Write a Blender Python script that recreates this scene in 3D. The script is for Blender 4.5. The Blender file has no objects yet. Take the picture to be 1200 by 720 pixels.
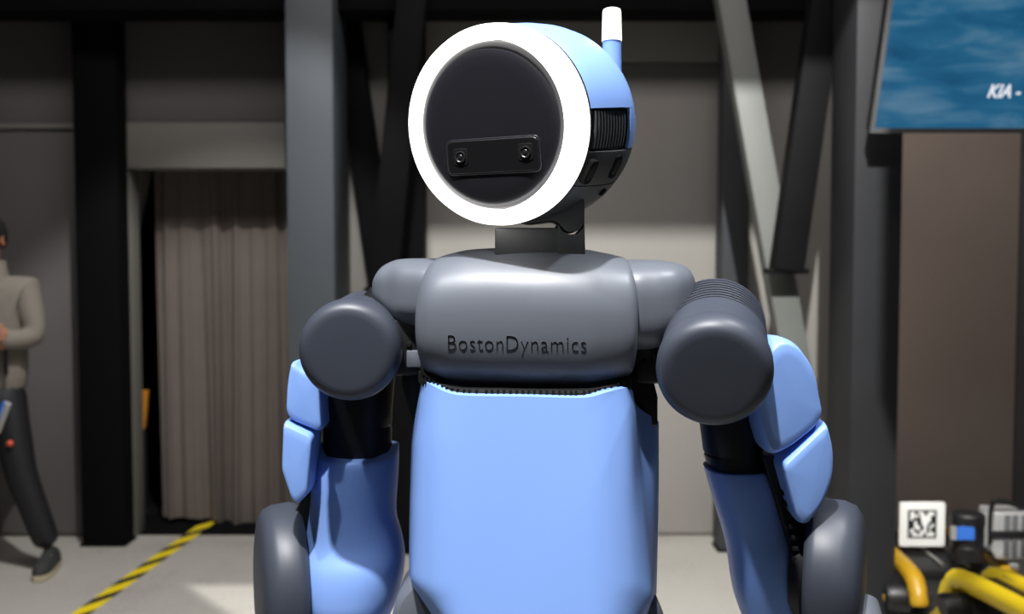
import bpy, bmesh, math, random
import numpy as np
from mathutils import Vector, Matrix
from mathutils.bvhtree import BVHTree
random.seed(7)
S = bpy.context.scene
COL = S.collection

# ------------------------------------------------------------------ camera
CAM = Vector((0, 0, 1.55)); TILT = math.radians(2.8); FPX = 1170.0
cd = bpy.data.cameras.new('camera'); cam = bpy.data.objects.new('camera', cd); COL.objects.link(cam)
cam.location = CAM; cam.rotation_euler = (math.radians(90) - TILT, 0, 0)
cd.sensor_width = 36; cd.lens = FPX / 1200 * 36; cd.clip_start = 0.05
cd.dof.use_dof = True; cd.dof.focus_distance = 1.2; cd.dof.aperture_fstop = 4.6
S.camera = cam
vs = S.view_settings
vs.view_transform = 'Standard'; vs.look = 'None'; vs.gamma = 1; vs.use_curve_mapping = False; vs.exposure = 0.0

def W(px, py, Y):
    """measured photo pixel + distance in front of the camera -> world point"""
    a = (px - 600) / FPX; b = -(py - 360) / FPX
    d = Vector((a, math.cos(TILT) + b * math.sin(TILT), -math.sin(TILT) + b * math.cos(TILT)))
    return CAM + d * (Y / d.y)

# ------------------------------------------------------------------ world and lights
w = bpy.data.worlds.new('hall'); S.world = w; w.use_nodes = True
w.node_tree.nodes['Background'].inputs[0].default_value = (0.5, 0.5, 0.55, 1)
w.node_tree.nodes['Background'].inputs[1].default_value = 0.022

def aim(o, target):
    o.rotation_euler = (Vector(target) - o.location).to_track_quat('-Z', 'Y').to_euler()
def area(name, loc, target, sx, sy, power, col=(1, 1, 1), spread=180):
    l = bpy.data.lights.new(name, 'AREA'); l.shape = 'RECTANGLE'; l.size = sx; l.size_y = sy
    l.energy = power; l.color = col; l.spread = math.radians(spread)
    o = bpy.data.objects.new(name, l); COL.objects.link(o); o.location = loc; aim(o, target); return o
def spot(name, loc, target, power, cone, blend=0.2, r=0.04, col=(1, 1, 1)):
    l = bpy.data.lights.new(name, 'SPOT'); l.energy = power; l.spot_size = math.radians(cone)
    l.spot_blend = blend; l.shadow_soft_size = r; l.color = col
    o = bpy.data.objects.new(name, l); COL.objects.link(o); o.location = loc; aim(o, target); return o

spot('stage_spot_key', (-0.45, -0.15, 4.7), (0.0, 1.3, 1.2), 980, 30, 0.4, 0.05, (1.0, 0.99, 0.98))
spot('stage_spot_left', (-1.3, 0.5, 4.4), (-0.1, 1.3, 1.2), 230, 40, 0.5, 0.05, (0.93, 0.96, 1.0))
spot('stage_spot_right', (1.5, 1.3, 4.3), (0.15, 1.35, 1.2), 230, 40, 0.5, 0.05, (0.93, 0.96, 1.0))
spot('stage_spot_wall', (0.35, 0.5, 4.56), (0.5, 5.5, 0.95), 1900, 44, 0.05, 0.03, (1.0, 0.98, 0.93))
spot('stage_spot_floor', (-0.6, 2.6, 4.8), (-1.6, 4.9, 0.0), 620, 44, 0.3, 0.03, (1.0, 0.98, 0.95))
spot('added_spot_quads', (2.2, 2.45, 4.8), (1.80, 2.95, 0.3), 620, 13, 0.4, 0.04, (1.0, 0.98, 0.95))  # added lamp, only brightens the yellow quadrupeds
area('softbox_top', (0, 0.75, 4.3), (0, 1.3, 1.3), 2.4, 0.6, 60, (0.94, 0.97, 1.0))
area('front_fill', (0, -1.6, 2.6), (0, 1.3, 1.2), 2.4, 1.0, 2.2, (0.95, 0.97, 1.0))  # added fill and reflection light, no such lamp in the hall
area('ceiling_glow', (0, 2.6, 4.6), (-0.1, 5.4, 1.4), 5.0, 0.6, 80, (1.0, 0.93, 0.9))

# ------------------------------------------------------------------ materials
def mat(name, col, rough=0.5, metal=0.0, emis=None, strength=0, bump=0, bscale=60, var=0, vscale=4, coat=0, spec=0.5):
    m = bpy.data.materials.new(name); m.use_nodes = True; nt = m.node_tree
    b = nt.nodes['Principled BSDF']
    b.inputs['Base Color'].default_value = (*col, 1); b.inputs['Roughness'].default_value = rough
    b.inputs['Metallic'].default_value = metal; b.inputs['Specular IOR Level'].default_value = spec
    b.inputs['Coat Weight'].default_value = coat
    if emis: b.inputs['Emission Color'].default_value = (*emis, 1); b.inputs['Emission Strength'].default_value = strength
    tc = nt.nodes.new('ShaderNodeTexCoord')
    if bump:
        n = nt.nodes.new('ShaderNodeTexNoise'); n.inputs['Scale'].default_value = bscale; n.inputs['Detail'].default_value = 4
        bp = nt.nodes.new('ShaderNodeBump'); bp.inputs['Strength'].default_value = bump; bp.inputs['Distance'].default_value = 0.002
        nt.links.new(tc.outputs['Object'], n.inputs['Vector']); nt.links.new(n.outputs['Fac'], bp.inputs['Height'])
        nt.links.new(bp.outputs['Normal'], b.inputs['Normal'])
    if var:
        n = nt.nodes.new('ShaderNodeTexNoise'); n.inputs['Scale'].default_value = vscale; n.inputs['Detail'].default_value = 5
        r = nt.nodes.new('ShaderNodeMix'); r.data_type = 'RGBA'
        r.inputs[6].default_value = (*[c * (1 - var) for c in col], 1); r.inputs[7].default_value = (*[min(1, c * (1 + var)) for c in col], 1)
        nt.links.new(tc.outputs['Object'], n.inputs['Vector']); nt.links.new(n.outputs['Fac'], r.inputs[0])
        nt.links.new(r.outputs[2], b.inputs['Base Color'])
    return m
M = dict(
    blue=mat('blue_paint', (0.24, 0.405, 0.85), 0.42, bump=0.04, bscale=900),
    grey=mat('grey_paint', (0.132, 0.145, 0.172), 0.40, bump=0.05, bscale=900),
    grey_dark=mat('dark_grey_paint', (0.10, 0.103, 0.108), 0.45, bump=0.05, bscale=900),
    pod=mat('pod_paint', (0.046, 0.053, 0.072), 0.45, bump=0.05, bscale=900),
    black=mat('black_plastic', (0.008, 0.008, 0.009), 0.45),
    rubber=mat('black_rubber', (0.006, 0.006, 0.006), 0.75, spec=0.25),
    gloss=mat('smoked_disc', (0.018, 0.018, 0.023), 0.30, coat=0.0),
    lens=mat('lens_glass', (0.02, 0.02, 0.022), 0.32, coat=0.0),
    bar=mat('camera_bar_plastic', (0.008, 0.008, 0.009), 0.38),
    ring=mat('ring_light_diffuser', (0.9, 0.9, 0.9), 0.4, emis=(1.0, 0.97, 0.92), strength=2.6),
    beacon=mat('beacon_diffuser', (0.9, 0.88, 0.8), 0.4, emis=(1.0, 0.93, 0.8), strength=1.0),
    chrome=mat('dark_chrome', (0.30, 0.30, 0.34), 0.18, 1.0),
    metal=mat('brushed_metal', (0.45, 0.44, 0.42), 0.35, 1.0),
    steel=mat('black_steel', (0.004, 0.004, 0.0045), 0.7, var=0.3, vscale=5, spec=0.12),
    steel_mid=mat('grey_steel', (0.038, 0.041, 0.046), 0.55, spec=0.3, var=0.2, vscale=3),
    steel_dark=mat('charcoal_steel', (0.022, 0.023, 0.026), 0.55, spec=0.25, var=0.2, vscale=3),
    steel_blue=mat('blue_grey_steel', (0.085, 0.098, 0.112), 0.5, var=0.12, vscale=3),
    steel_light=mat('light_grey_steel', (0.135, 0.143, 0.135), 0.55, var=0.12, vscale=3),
    wall=mat('grey_wall_panel', (0.26, 0.25, 0.235), 0.7, var=0.06, vscale=1.2, bump=0.1, bscale=200),
    wall_dark=mat('dark_wall_panel', (0.125, 0.116, 0.116), 0.7, var=0.10, vscale=1.5),
    wall_brown=mat('brown_wall_panel', (0.50, 0.41, 0.36), 0.55, var=0.18, vscale=1.6),
    trim=mat('grey_trim', (0.19, 0.185, 0.17), 0.6, var=0.06),
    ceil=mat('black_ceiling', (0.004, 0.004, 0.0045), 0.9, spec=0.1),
    curtain=mat('taupe_curtain', (0.15, 0.125, 0.112), 0.9, var=0.12, vscale=6),
    drape=mat('pale_drape', (0.62, 0.56, 0.52), 0.9),
    orange=mat('orange_plastic', (0.62, 0.24, 0.02), 0.5),
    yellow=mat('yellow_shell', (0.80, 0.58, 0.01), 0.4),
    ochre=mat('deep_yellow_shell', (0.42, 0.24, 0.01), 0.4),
    white=mat('white_plastic', (0.85, 0.85, 0.83), 0.5),
    print_black=mat('black_print', (0.01, 0.01, 0.01), 0.6),
    silver=mat('silver_case', (0.62, 0.62, 0.62), 0.35, 0.6),
    sticker=mat('blue_sticker', (0.04, 0.16, 0.6), 0.4),
    skin=mat('skin', (0.36, 0.16, 0.09), 0.55), hair=mat('black_hair', (0.008, 0.007, 0.007), 0.7),
    fleece=mat('grey_fleece', (0.20, 0.18, 0.155), 0.95, var=0.12, vscale=20, bump=0.5, bscale=120),
    denim=mat('dark_trousers', (0.009, 0.009, 0.012), 0.6, var=0.2, vscale=15, bump=0.3, bscale=40),
    shoe=mat('dark_suede', (0.03, 0.033, 0.032), 0.8), sole=mat('cream_sole', (0.5, 0.44, 0.3), 0.6),
    red=mat('red_badge', (0.8, 0.12, 0.06), 0.5),
)
# floor: grey speckled carpet
def floor_mat():
    m = mat('grey_floor', (0.36, 0.345, 0.32), 0.75)
    nt = m.node_tree; b = nt.nodes['Principled BSDF']; tc = nt.nodes.new('ShaderNodeTexCoord')
    n1 = nt.nodes.new('ShaderNodeTexNoise'); n1.inputs['Scale'].default_value = 2.0; n1.inputs['Detail'].default_value = 6
    n2 = nt.nodes.new('ShaderNodeTexNoise'); n2.inputs['Scale'].default_value = 90; n2.inputs['Detail'].default_value = 2
    a = nt.nodes.new('ShaderNodeMath'); a.operation = 'ADD'
    r = nt.nodes.new('ShaderNodeValToRGB')
    r.color_ramp.elements[0].position = 0.7; r.color_ramp.elements[0].color = (0.30, 0.285, 0.26, 1)
    r.color_ramp.elements[1].position = 1.3; r.color_ramp.elements[1].color = (0.40, 0.385, 0.355, 1)
    for n in (n1, n2): nt.links.new(tc.outputs['Object'], n.inputs['Vector'])
    nt.links.new(n1.outputs['Fac'], a.inputs[0]); nt.links.new(n2.outputs['Fac'], a.inputs[1])
    nt.links.new(a.outputs[0], r.inputs[0]); nt.links.new(r.outputs[0], b.inputs['Base Color'])
    return m
M['floor'] = floor_mat()
def tape_mat():
    m = mat('hazard_tape', (1, 1, 1), 0.5); nt = m.node_tree; b = nt.nodes['Principled BSDF']
    tc = nt.nodes.new('ShaderNodeTexCoord'); sp = nt.nodes.new('ShaderNodeSeparateXYZ')
    nt.links.new(tc.outputs['UV'], sp.inputs[0])
    ad = nt.nodes.new('ShaderNodeMath'); ad.operation = 'MULTIPLY_ADD'; ad.inputs[1].default_value = 1.0
    nt.links.new(sp.outputs[0], ad.inputs[0]); nt.links.new(sp.outputs[1], ad.inputs[2])
    fr = nt.nodes.new('ShaderNodeMath'); fr.operation = 'FRACT'; nt.links.new(ad.outputs[0], fr.inputs[0])
    gt = nt.nodes.new('ShaderNodeMath'); gt.operation = 'GREATER_THAN'; gt.inputs[1].default_value = 0.42
    nt.links.new(fr.outputs[0], gt.inputs[0])
    mx = nt.nodes.new('ShaderNodeMix'); mx.data_type = 'RGBA'
    mx.inputs[6].default_value = (0.02, 0.02, 0.02, 1); mx.inputs[7].default_value = (0.85, 0.66, 0.01, 1)
    nt.links.new(gt.outputs[0], mx.inputs[0]); nt.links.new(mx.outputs[2], b.inputs['Base Color'])
    return m
M['tape'] = tape_mat()
def screen_mat():
    m = mat('screen_picture', (0.01, 0.01, 0.01), 0.25); nt = m.node_tree; b = nt.nodes['Principled BSDF']
    tc = nt.nodes.new('ShaderNodeTexCoord'); mp = nt.nodes.new('ShaderNodeMapping')
    mp.inputs['Scale'].default_value = (2.2, 2.2, 9.0); nt.links.new(tc.outputs['Object'], mp.inputs[0])
    n = nt.nodes.new('ShaderNodeTexNoise'); n.inputs['Scale'].default_value = 1.5; n.inputs['Detail'].default_value = 5; n.inputs['Distortion'].default_value = 0.6
    nt.links.new(mp.outputs[0], n.inputs['Vector'])
    r = nt.nodes.new('ShaderNodeValToRGB'); e = r.color_ramp.elements
    e[0].position = 0.22; e[0].color = (0.0, 0.045, 0.12, 1); e[1].position = 0.92; e[1].color = (0.16, 0.28, 0.38, 1)
    k = r.color_ramp.elements.new(0.52); k.color = (0.015, 0.11, 0.22, 1)
    nt.links.new(n.outputs['Fac'], r.inputs[0]); nt.links.new(r.outputs[0], b.inputs['Emission Color'])
    b.inputs['Emission Strength'].default_value = 1.0
    return m
M['screen'] = screen_mat()
M['screen_text'] = mat('screen_text', (0.1, 0.1, 0.1), 0.4, emis=(0.9, 0.93, 1.0), strength=0.9)

# ------------------------------------------------------------------ object helpers
ORG = {}
def tag(o, label=None, cat=None, group=None, kind=None):
    for k, v in (('label', label), ('category', cat), ('group', group), ('kind', kind)):
        if v: o[k] = v
    return o
def empty(name, loc, label, cat, group=None):
    o = bpy.data.objects.new(name, None); COL.objects.link(o); o.location = loc; o.empty_display_size = 0.1
    ORG[o.name] = Vector(loc); return tag(o, label, cat, group)
def obj(name, verts, faces, m, parent=None, sharp=35, uv=None, kind=None, label=None):
    V = [Vector(v) for v in verts]
    lo = Vector([min(v[i] for v in V) for i in range(3)]); hi = Vector([max(v[i] for v in V) for i in range(3)])
    c = (lo + hi) / 2
    me = bpy.data.meshes.new(name); me.from_pydata([tuple(v - c) for v in V], [], [tuple(f) for f in faces])
    me.validate()
    bm = bmesh.new(); bm.from_mesh(me); bmesh.ops.recalc_face_normals(bm, faces=bm.faces); bm.to_mesh(me); bm.free()
    me.materials.append(M[m] if isinstance(m, str) else m)
    for p in me.polygons: p.use_smooth = True
    me.set_sharp_from_angle(angle=math.radians(sharp))
    o = bpy.data.objects.new(name, me); COL.objects.link(o)
    ORG[o.name] = c
    if parent is not None:
        o.parent = parent; o.location = c - ORG[parent.name]
    else: o.location = c
    if kind: o['kind'] = kind
    if label: o['label'] = label
    return o
class MB:
    def __init__(s): s.v = []; s.f = []
    def add(s, v, f):
        n = len(s.v); s.v += [Vector(q) for q in v]; s.f += [[i + n for i in q] for q in f]; return s
    def build(s, name, m, parent=None, **k): return obj(name, s.v, s.f, m, parent, **k)
def loft(rings, cap=True, closed=True):
    n = len(rings[0]); v = [Vector(p) for r in rings for p in r]; f = []
    for i in range(len(rings) - 1):
        for j in range(n if closed else n - 1):
            a = i * n + j; b = i * n + (j + 1) % n
            f.append([a, b, b + n, a + n])
    if cap: f.append(list(range(n))[::-1]); f.append([(len(rings) - 1) * n + j for j in range(n)])
    return v, f
def frame(ax):
    a = Vector(ax).normalized(); t = Vector((0, 0, 1)) if abs(a.z) < 0.9 else Vector((0, 1, 0))
    u = t.cross(a).normalized(); return a, u, a.cross(u).normalized()
def sring(c, u, v, ru, rv, e=2.0, n=40):
    out = []
    for i in range(n):
        t = 2 * math.pi * i / n; cs, sn = math.cos(t), math.sin(t)
        out.append(Vector(c) + Vector(u) * (ru * math.copysign(abs(cs) ** (2 / e), cs)) + Vector(v) * (rv * math.copysign(abs(sn) ** (2 / e), sn)))
    return out
def lathe(p0, ax, prof, n=64, a0=0, a1=360, uv=None):
    a, u, v = frame(ax)
    if uv: u, v = uv
    full = abs(a1 - a0) >= 359.9; k = n if full else n + 1; rings = []
    for s, r in prof:
        rings.append([Vector(p0) + a * s + u * (r * math.cos(math.radians(a0 + (a1 - a0) * i / n))) + v * (r * math.sin(math.radians(a0 + (a1 - a0) * i / n))) for i in range(k)])
    return loft(rings, cap=full, closed=full)
def tube(pts, rad, n=12, cap=True):
    pts = [Vector(p) for p in pts]; rings = []; pu = None
    for i, p in enumerate(pts):
        d = (pts[min(i + 1, len(pts) - 1)] - pts[max(i - 1, 0)]).normalized()
        if pu is None: _, pu, _ = frame(d)
        u = (pu - d * pu.dot(d)).normalized(); pu = u; v = d.cross(u)
        r = rad[i] if isinstance(rad, (list, tuple)) else rad
        rings.append([p + u * r * math.cos(2 * math.pi * j / n) + v * r * math.sin(2 * math.pi * j / n) for j in range(n)])
    return loft(rings, cap)
def smooth_path(P, k=8):
    P = [np.array(p, float) for p in P]; out = []
    for i in range(len(P) - 1):
        a, b, c, d = P[max(i - 1, 0)], P[i], P[i + 1], P[min(i + 2, len(P) - 1)]
        for j in range(k):
            t = j / k
            out.append(0.5 * ((2 * b) + (c - a) * t + (2 * a - 5 * b + 4 * c - d) * t * t + (3 * b - a - 3 * c + d) * t ** 3))
    out.append(P[-1]); return out
def bevel(vf, w, seg=3, ang=30):
    bm = bmesh.new(); vs_ = [bm.verts.new(v) for v in vf[0]]
    for f in vf[1]:
        try: bm.faces.new([vs_[i] for i in f])
        except ValueError: pass
    bmesh.ops.recalc_face_normals(bm, faces=bm.faces)
    es = [e for e in bm.edges if len(e.link_faces) == 2 and e.calc_face_angle() > math.radians(ang)]
    bmesh.ops.bevel(bm, geom=es, offset=w, segments=seg, affect='EDGES', profile=0.5, clamp_overlap=True)
    bm.verts.ensure_lookup_table(); bm.verts.index_update()
    r = ([v.co.copy() for v in bm.verts], [[v.index for v in f.verts] for f in bm.faces]); bm.free(); return r
def box(x0, x1, y0, y1, z0, z1, bev=0):
    v = [(x, y, z) for x in (x0, x1) for y in (y0, y1) for z in (z0, z1)]
    f = [(0, 1, 3, 2), (4, 6, 7, 5), (0, 4, 5, 1), (2, 3, 7, 6), (0, 2, 6, 4), (1, 5, 7, 3)]
    return bevel((v, f), bev, 2) if bev else (v, f)
def extrude(poly, d, bev=0, seg=3):
    poly = [Vector(p) for p in poly]; n = len(poly); d = Vector(d)
    v = poly + [p + d for p in poly]
    f = [list(range(n)), list(range(2 * n - 1, n - 1, -1))] + [[i, i + n, (i + 1) % n + n, (i + 1) % n] for i in range(n)]
    return bevel((v, f), bev, seg) if bev else (v, f)
def roundpoly(pts, r, k=6):
    """2-D polygon with rounded corners"""
    P = [np.array(p, float) for p in pts]; n = len(P); out = []
    for i in range(n):
        a, b, c = P[i - 1], P[i], P[(i + 1) % n]
        rr = r[i] if isinstance(r, (list, tuple)) else r
        d1 = (a - b); d2 = (c - b); l1 = np.linalg.norm(d1); l2 = np.linalg.norm(d2)
        q = min(rr, l1 * 0.48, l2 * 0.48); s = b + d1 / l1 * q; e = b + d2 / l2 * q
        for j in range(k + 1):
            t = j / k; out.append((1 - t) ** 2 * s + 2 * t * (1 - t) * b + t * t * e)
    return out

# ================================================================== SETTING
wb = 5.5
def wx(px, Y): return W(px, 303, Y).x
def wz(py, Y): return W(600, py, Y).z
def beam(p, q, w, d, name, m, parent=None, bev=0.006, **k):
    """box beam from p to q, width w seen from the front, depth d"""
    p, q = Vector(p), Vector(q); a = (q - p).normalized(); s = Vector((0, 1, 0)).cross(a).normalized() * w / 2; dd = Vector((0, d, 0))
    v, f = extrude([p - s, p + s, q + s, q - s], dd, bev, 2); return obj(name, v, f, m, parent, **k)

fl = obj('floor', *box(-5, 5, -4, 9, -0.1, 0), 'floor'); fl['kind'] = 'structure'
o = obj('floor', *box(-5, 5, 5.52, 8.9, -0.02, 0.0008), 'ceil'); o['kind'] = 'structure'  # black sheet over the same floor, standing in for the shade there
o = obj('ceiling', *box(-5, 5, -4, 9, 5.0, 5.1), 'ceil'); o['kind'] = 'structure'
for nm, bx in (('wall_left', (-5.1, -5, -4, 9, 0, 5)), ('wall_right', (5, 5.1, -4, 9, 0, 5)), ('wall_front', (-5, 5, -4.1, -4, 0, 5)), ('wall_far', (-5, 5, 8.9, 9, 0, 5))):
    o = obj(nm, *box(*bx), 'ceil'); o['kind'] = 'structure'
# back wall with door opening
ox0, ox1, oz1 = wx(155, wb), wx(338, wb), wz(198, wb)
mb = MB()
mb.add(*box(-5, ox0 - 0.02, wb, wb + 0.12, 0, 5)); mb.add(*box(ox1, 5, wb, wb + 0.12, 0, 5)); mb.add(*box(ox0 - 0.02, ox1, wb, wb + 0.12, oz1, 5))
wbk = mb.build('wall_back', 'wall'); wbk['kind'] = 'structure'
def panel(x0, x1, z0, z1, m, t=0.02):
    obj('wall_panel', *box(x0 + .004, x1 - .004, wb - t, wb + 0.001, z0 + .004, z1 - .004, 0.003), m, wbk)
zt = 3.2
xa = wx(97, wb)
for (x0, x1, z0, z1, m_) in (
    (-4.0, xa, wz(148, wb), zt, 'wall_dark'), (-4.0, xa, 0.02, wz(148, wb), 'wall_dark'),
    (wx(137, wb), ox1, wz(145, wb), zt, 'wall_dark'),
    (wx(392, wb), wx(500, wb), 0.02, zt, 'wall'),
    (wx(500, wb), wx(843, wb), wz(75, wb), zt, 'wall'), (wx(500, wb), wx(843, wb), 0.02, wz(75, wb), 'wall'),
    (wx(843, wb), wx(1010, wb), 0.02, zt, 'wall'),
    (wx(1010, wb), wx(1192, wb), 0.02, zt, 'wall_brown'), (wx(1192, wb), 4.9, 0.02, zt, 'wall_dark')):
    panel(x0, x1, z0, z1, m_)
o = obj('trim_1', *box(wx(137, wb), ox1, wb - 0.05, wb, wz(198, wb), wz(145, wb), 0.004), 'trim'); o['kind'] = 'structure'
o['label'] = 'grey door header band above the curtain'
o = obj('trim_2', *box(wx(140, wb), ox0, wb - 0.05, wb + 0.12, 0, wz(198, wb), 0.004), 'trim'); o['kind'] = 'structure'
o = obj('trim_3', *box(-4.0, xa, wb - 0.04, wb - 0.02, wz(152, wb), wz(146, wb), 0.003), 'trim'); o['kind'] = 'structure'
# top beam, and an unseen header with added flaps to cut off the light
o = obj('trim_4', *box(-5, 5, 5.05, 5.3, wz(12, 5.05), 5.0, 0.01), 'ceil'); o['kind'] = 'structure'
ZE = 1.682 + 0.575 * (5.5 - 2.2)
mb = MB(); mb.add(*box(-5, 5, 2.2, 2.3, ZE, 5.0)); mb.add(*box(0.93, 5, 2.2, 2.3, 2.7, ZE)); mb.add(*box(-5, 0.05, 2.2, 2.3, 2.7, ZE))
o = mb.build('light_cut_header', 'ceil'); o['kind'] = 'structure'

# floor beyond the door is the same floor, its shade put in as a black slab; dark back room behind
# posts and columns (each a thing of its own)
def post(px0, px1, Yf, depth, m, label, name='steel_column', z0=0.0, z1=5.0, plate=True):
    x0, x1 = wx(px0, Yf), wx(px1, Yf)
    e = empty(name, ((x0 + x1) / 2, Yf + depth / 2, z0), label, 'column')
    obj('shaft', *box(x0, x1, Yf, Yf + depth, z0, z1, 0.006), m, e)
    if plate: obj('base_plate', *box(x0 - 0.01, x1 + 0.01, Yf - 0.01, Yf + depth + 0.01, z0, z0 + 0.012, 0.003), 'steel', e)
    return e
post(89, 139, 5.3, 0.15, 'ceil', 'black steel column left of the doorway, beside the standing person')
post(337, 392, 4.9, 0.42, 'steel_blue', 'wide light grey steel column just right of the curtained doorway')
post(455, 497, 5.16, 0.16, 'steel', 'dark steel post behind the left edge of the glowing ring')
post(846, 878, 5.2, 0.14, 'steel_mid', 'slim dark grey steel post just right of the blue-and-grey robot head')
post(1000, 1056, 3.95, 0.30, 'steel_dark', 'wide dark steel column below the left edge of the screen')
# braces: inclined beams
def brace(px0, py0, px1, py1, wpx, Y, m, label, d=0.10):
    p = W(px0, py0, Y); q = W(px1, py1, Y); p.y = q.y = Y; e = empty('diagonal_brace', ((p.x + q.x) / 2, Y, min(p.z, q.z)), label, 'beam')
    beam(p, q, wpx * Y / FPX, d, 'beam', m, e, bev=0.005)
    a = (q - p).normalized()
    obj('end_plate', *box(q.x - 0.09, q.x + 0.09, Y + 0.01, Y + d - 0.01, q.z - 0.012, q.z + 0.012, 0.003), 'steel', e)
    return e
brace(392, -60, 482, 580, 32, 5.37, 'steel', 'left dark diagonal brace of the V beside the wide grey column')
brace(488, -60, 447, 340, 34, 4.98, 'steel', 'dark diagonal brace crossing the V, nearest behind the ring')
brace(848, -60, 958, 560, 32, 4.42, 'steel_light', 'pale lit diagonal brace between the slim post and the wide dark column')
brace(980, -70, 925, 318, 36, 4.28, 'steel', 'black diagonal brace ending above the robot\'s blue right shoulder')

# curtain in the doorway
def curtain(name, x0, x1, Y, z0, z1, folds, amp, m, label, cat, gather=0):
    N = 260; R = 40; v = []; f = []
    for k in range(2):
        for r in range(R + 1):
            t = r / R; z = z1 + (z0 - z1) * t
            for i in range(N + 1):
                s = i / N
                ph = folds * 2 * math.pi * (s + 0.02 * math.sin(9 * s + 1.3 * t)) + 0.8 * math.sin(7 * s)
                a = amp * (0.35 + 0.65 * t) * (0.6 + 0.4 * math.sin(13 * s + 2))
                dz = 0.02 * math.sin(5 * s + 1) * t
                y = Y + a * math.sin(ph) + 0.35 * a * math.sin(2.3 * ph + 1) + k * 0.006
                v.append((x0 + (x1 - x0) * s * (1 - gather * t) + 0.01 * math.sin(ph * .5) * t, y, z + dz))
    n = N + 1; tot = n * (R + 1)
    for k in range(2):
        for r in range(R):
            for i in range(N):
                a = k * tot + r * n + i; f.append([a, a + 1, a + n + 1, a + n])
    for r in range(R):
        for i in (0, N): a = r * n + i; f.append([a, a + n, a + n + tot, a + tot])
    for i in range(N):
        for r in (0, R): a = r * n + i; f.append([a, a + 1, a + 1 + tot, a + tot])
    o = obj(name, v, f, m, sharp=80); return tag(o, label, cat)
Yc_ = 5.78
curtain('door_curtain', wx(182, Yc_), wx(352, Yc_), Yc_, wz(611, Yc_), wz(196, Yc_) + 0.06, 7, 0.045, 'curtain', 'taupe pleated curtain hanging across the doorway', 'curtain')
# curtain rail
r_ = obj('curtain_rail', *tube([(wx(120, Yc_), Yc_, wz(196, Yc_) + 0.07), (wx(380, Yc_), Yc_, wz(196, Yc_) + 0.07)], 0.012), 'metal'); tag(r_, 'thin metal rail carrying the taupe doorway curtain', 'rail')
# pale drape beyond, pulled aside into a wedge
Yd_ = 6.2
def drape():
    A, B, C, D = W(146, 190, Yd_), W(181, 190, Yd_), W(160, 290, Yd_), W(146, 290, Yd_)
    N, R = 40, 20; v = []; f = []
    for k in range(2):
        for r in range(R + 1):
            t = r / R
            for i in range(N + 1):
                s = i / N; p = (A * (1 - s) + B * s) * (1 - t) + (D * (1 - s) + C * s) * t
                v.append((p.x, Yd_ + 0.015 * math.sin(s * 18) + k * 0.006, p.z))
    n = N + 1; tot = n * (R + 1)
    for k in range(2):
        for r in range(R):
            for i in range(N): a = k * tot + r * n + i; f.append([a, a + 1, a + n + 1, a + n])
    for r in range(R):
        for i in (0, N): a = r * n + i; f.append([a, a + n, a + n + tot, a + tot])
    for i in range(N):
        for r in (0, R): a = r * n + i; f.append([a, a + 1, a + 1 + tot, a + tot])
    o = obj('tied_back_drape', v, f, 'drape', sharp=80); tag(o, 'pale drape tied back beyond the doorway, left of the taupe curtain', 'curtain')
drape()
r2 = obj('curtain_rail', *tube([(-2.9, Yd_, wz(190, Yd_)), (-1.6, Yd_, wz(190, Yd_))], 0.012), 'metal'); tag(r2, 'rear metal rail carrying the pale tied-back drape', 'rail')
for x_, r_y in ((-2.9, Yd_), (-1.6, Yd_)): obj('hanger', *tube([(x_, r_y, wz(190, Yd_)), (x_, r_y, 5.0)], 0.006), 'metal', r2)
# orange board beyond the curtain's left edge
e = empty('floor_stand', (W(164, 500, 6.0).x, 6.05, 0), 'orange board on a dark floor stand glimpsed past the curtain\'s left edge', 'sign stand')
p0, p1 = W(157, 458, 6.0), W(174, 500, 6.0)
obj('board', *extrude([(p0.x, 6.0, p0.z), (p1.x, 6.0, p0.z), (p1.x - 0.02, 6.0, p1.z), (p0.x + .01, 6.0, p1.z - 0.1)], (0, 0.03, 0), 0.004), 'orange', e)
obj('pole', *tube([(p0.x + 0.04, 6.06, 0.01), (p0.x + 0.04, 6.06, p0.z - 0.02)], 0.014), 'black', e)
obj('foot', *lathe((p0.x + 0.04, 6.06, 0), (0, 0, 1), [(0, 0.12), (0.012, 0.12), (0.02, 0.03)], 24), 'black', e)
# hazard tape on the floor
def tape():
    def fp(px, py):
        a = (px - 600) / FPX; b = -(py - 360) / FPX
        d = Vector((a, math.cos(TILT) + b * math.sin(TILT), -math.sin(TILT) + b * math.cos(TILT))); return CAM + d * (-CAM.z / d.z)
    A, B = fp(78, 732), fp(262, 600); A.z = B.z = 0.0
    d = (B - A).normalized(); s = Vector((-d.y, d.x, 0)) * 0.040; L = (B - A).length; up = Vector((0, 0, 0.0016))
    v = [A - s + up, A + s + up, B + s + up, B - s + up, A - s, A + s, B + s, B - s]
    f = [(0, 1, 2, 3), (7, 6, 5, 4), (0, 4, 5, 1), (1, 5, 6, 2), (2, 6, 7, 3), (3, 7, 4, 0)]
    o = obj('hazard_tape', v, f, 'tape'); tag(o, 'yellow and black striped hazard tape stuck diagonally across the grey floor', 'tape')
    me = o.data; ul = me.uv_layers.new(name='UVMap'); nst = L / 0.27; c = ORG['hazard_tape']
    for lp in me.loops:
        co = me.vertices[lp.vertex_index].co + c
        u = (co - A).dot(d) / L * nst; vv = (co - A).dot(s.normalized()) / 0.08
        ul.data[lp.index].uv = (u, vv * 0.55)
tape()

# ceiling spotlight fixtures are out of frame

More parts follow.
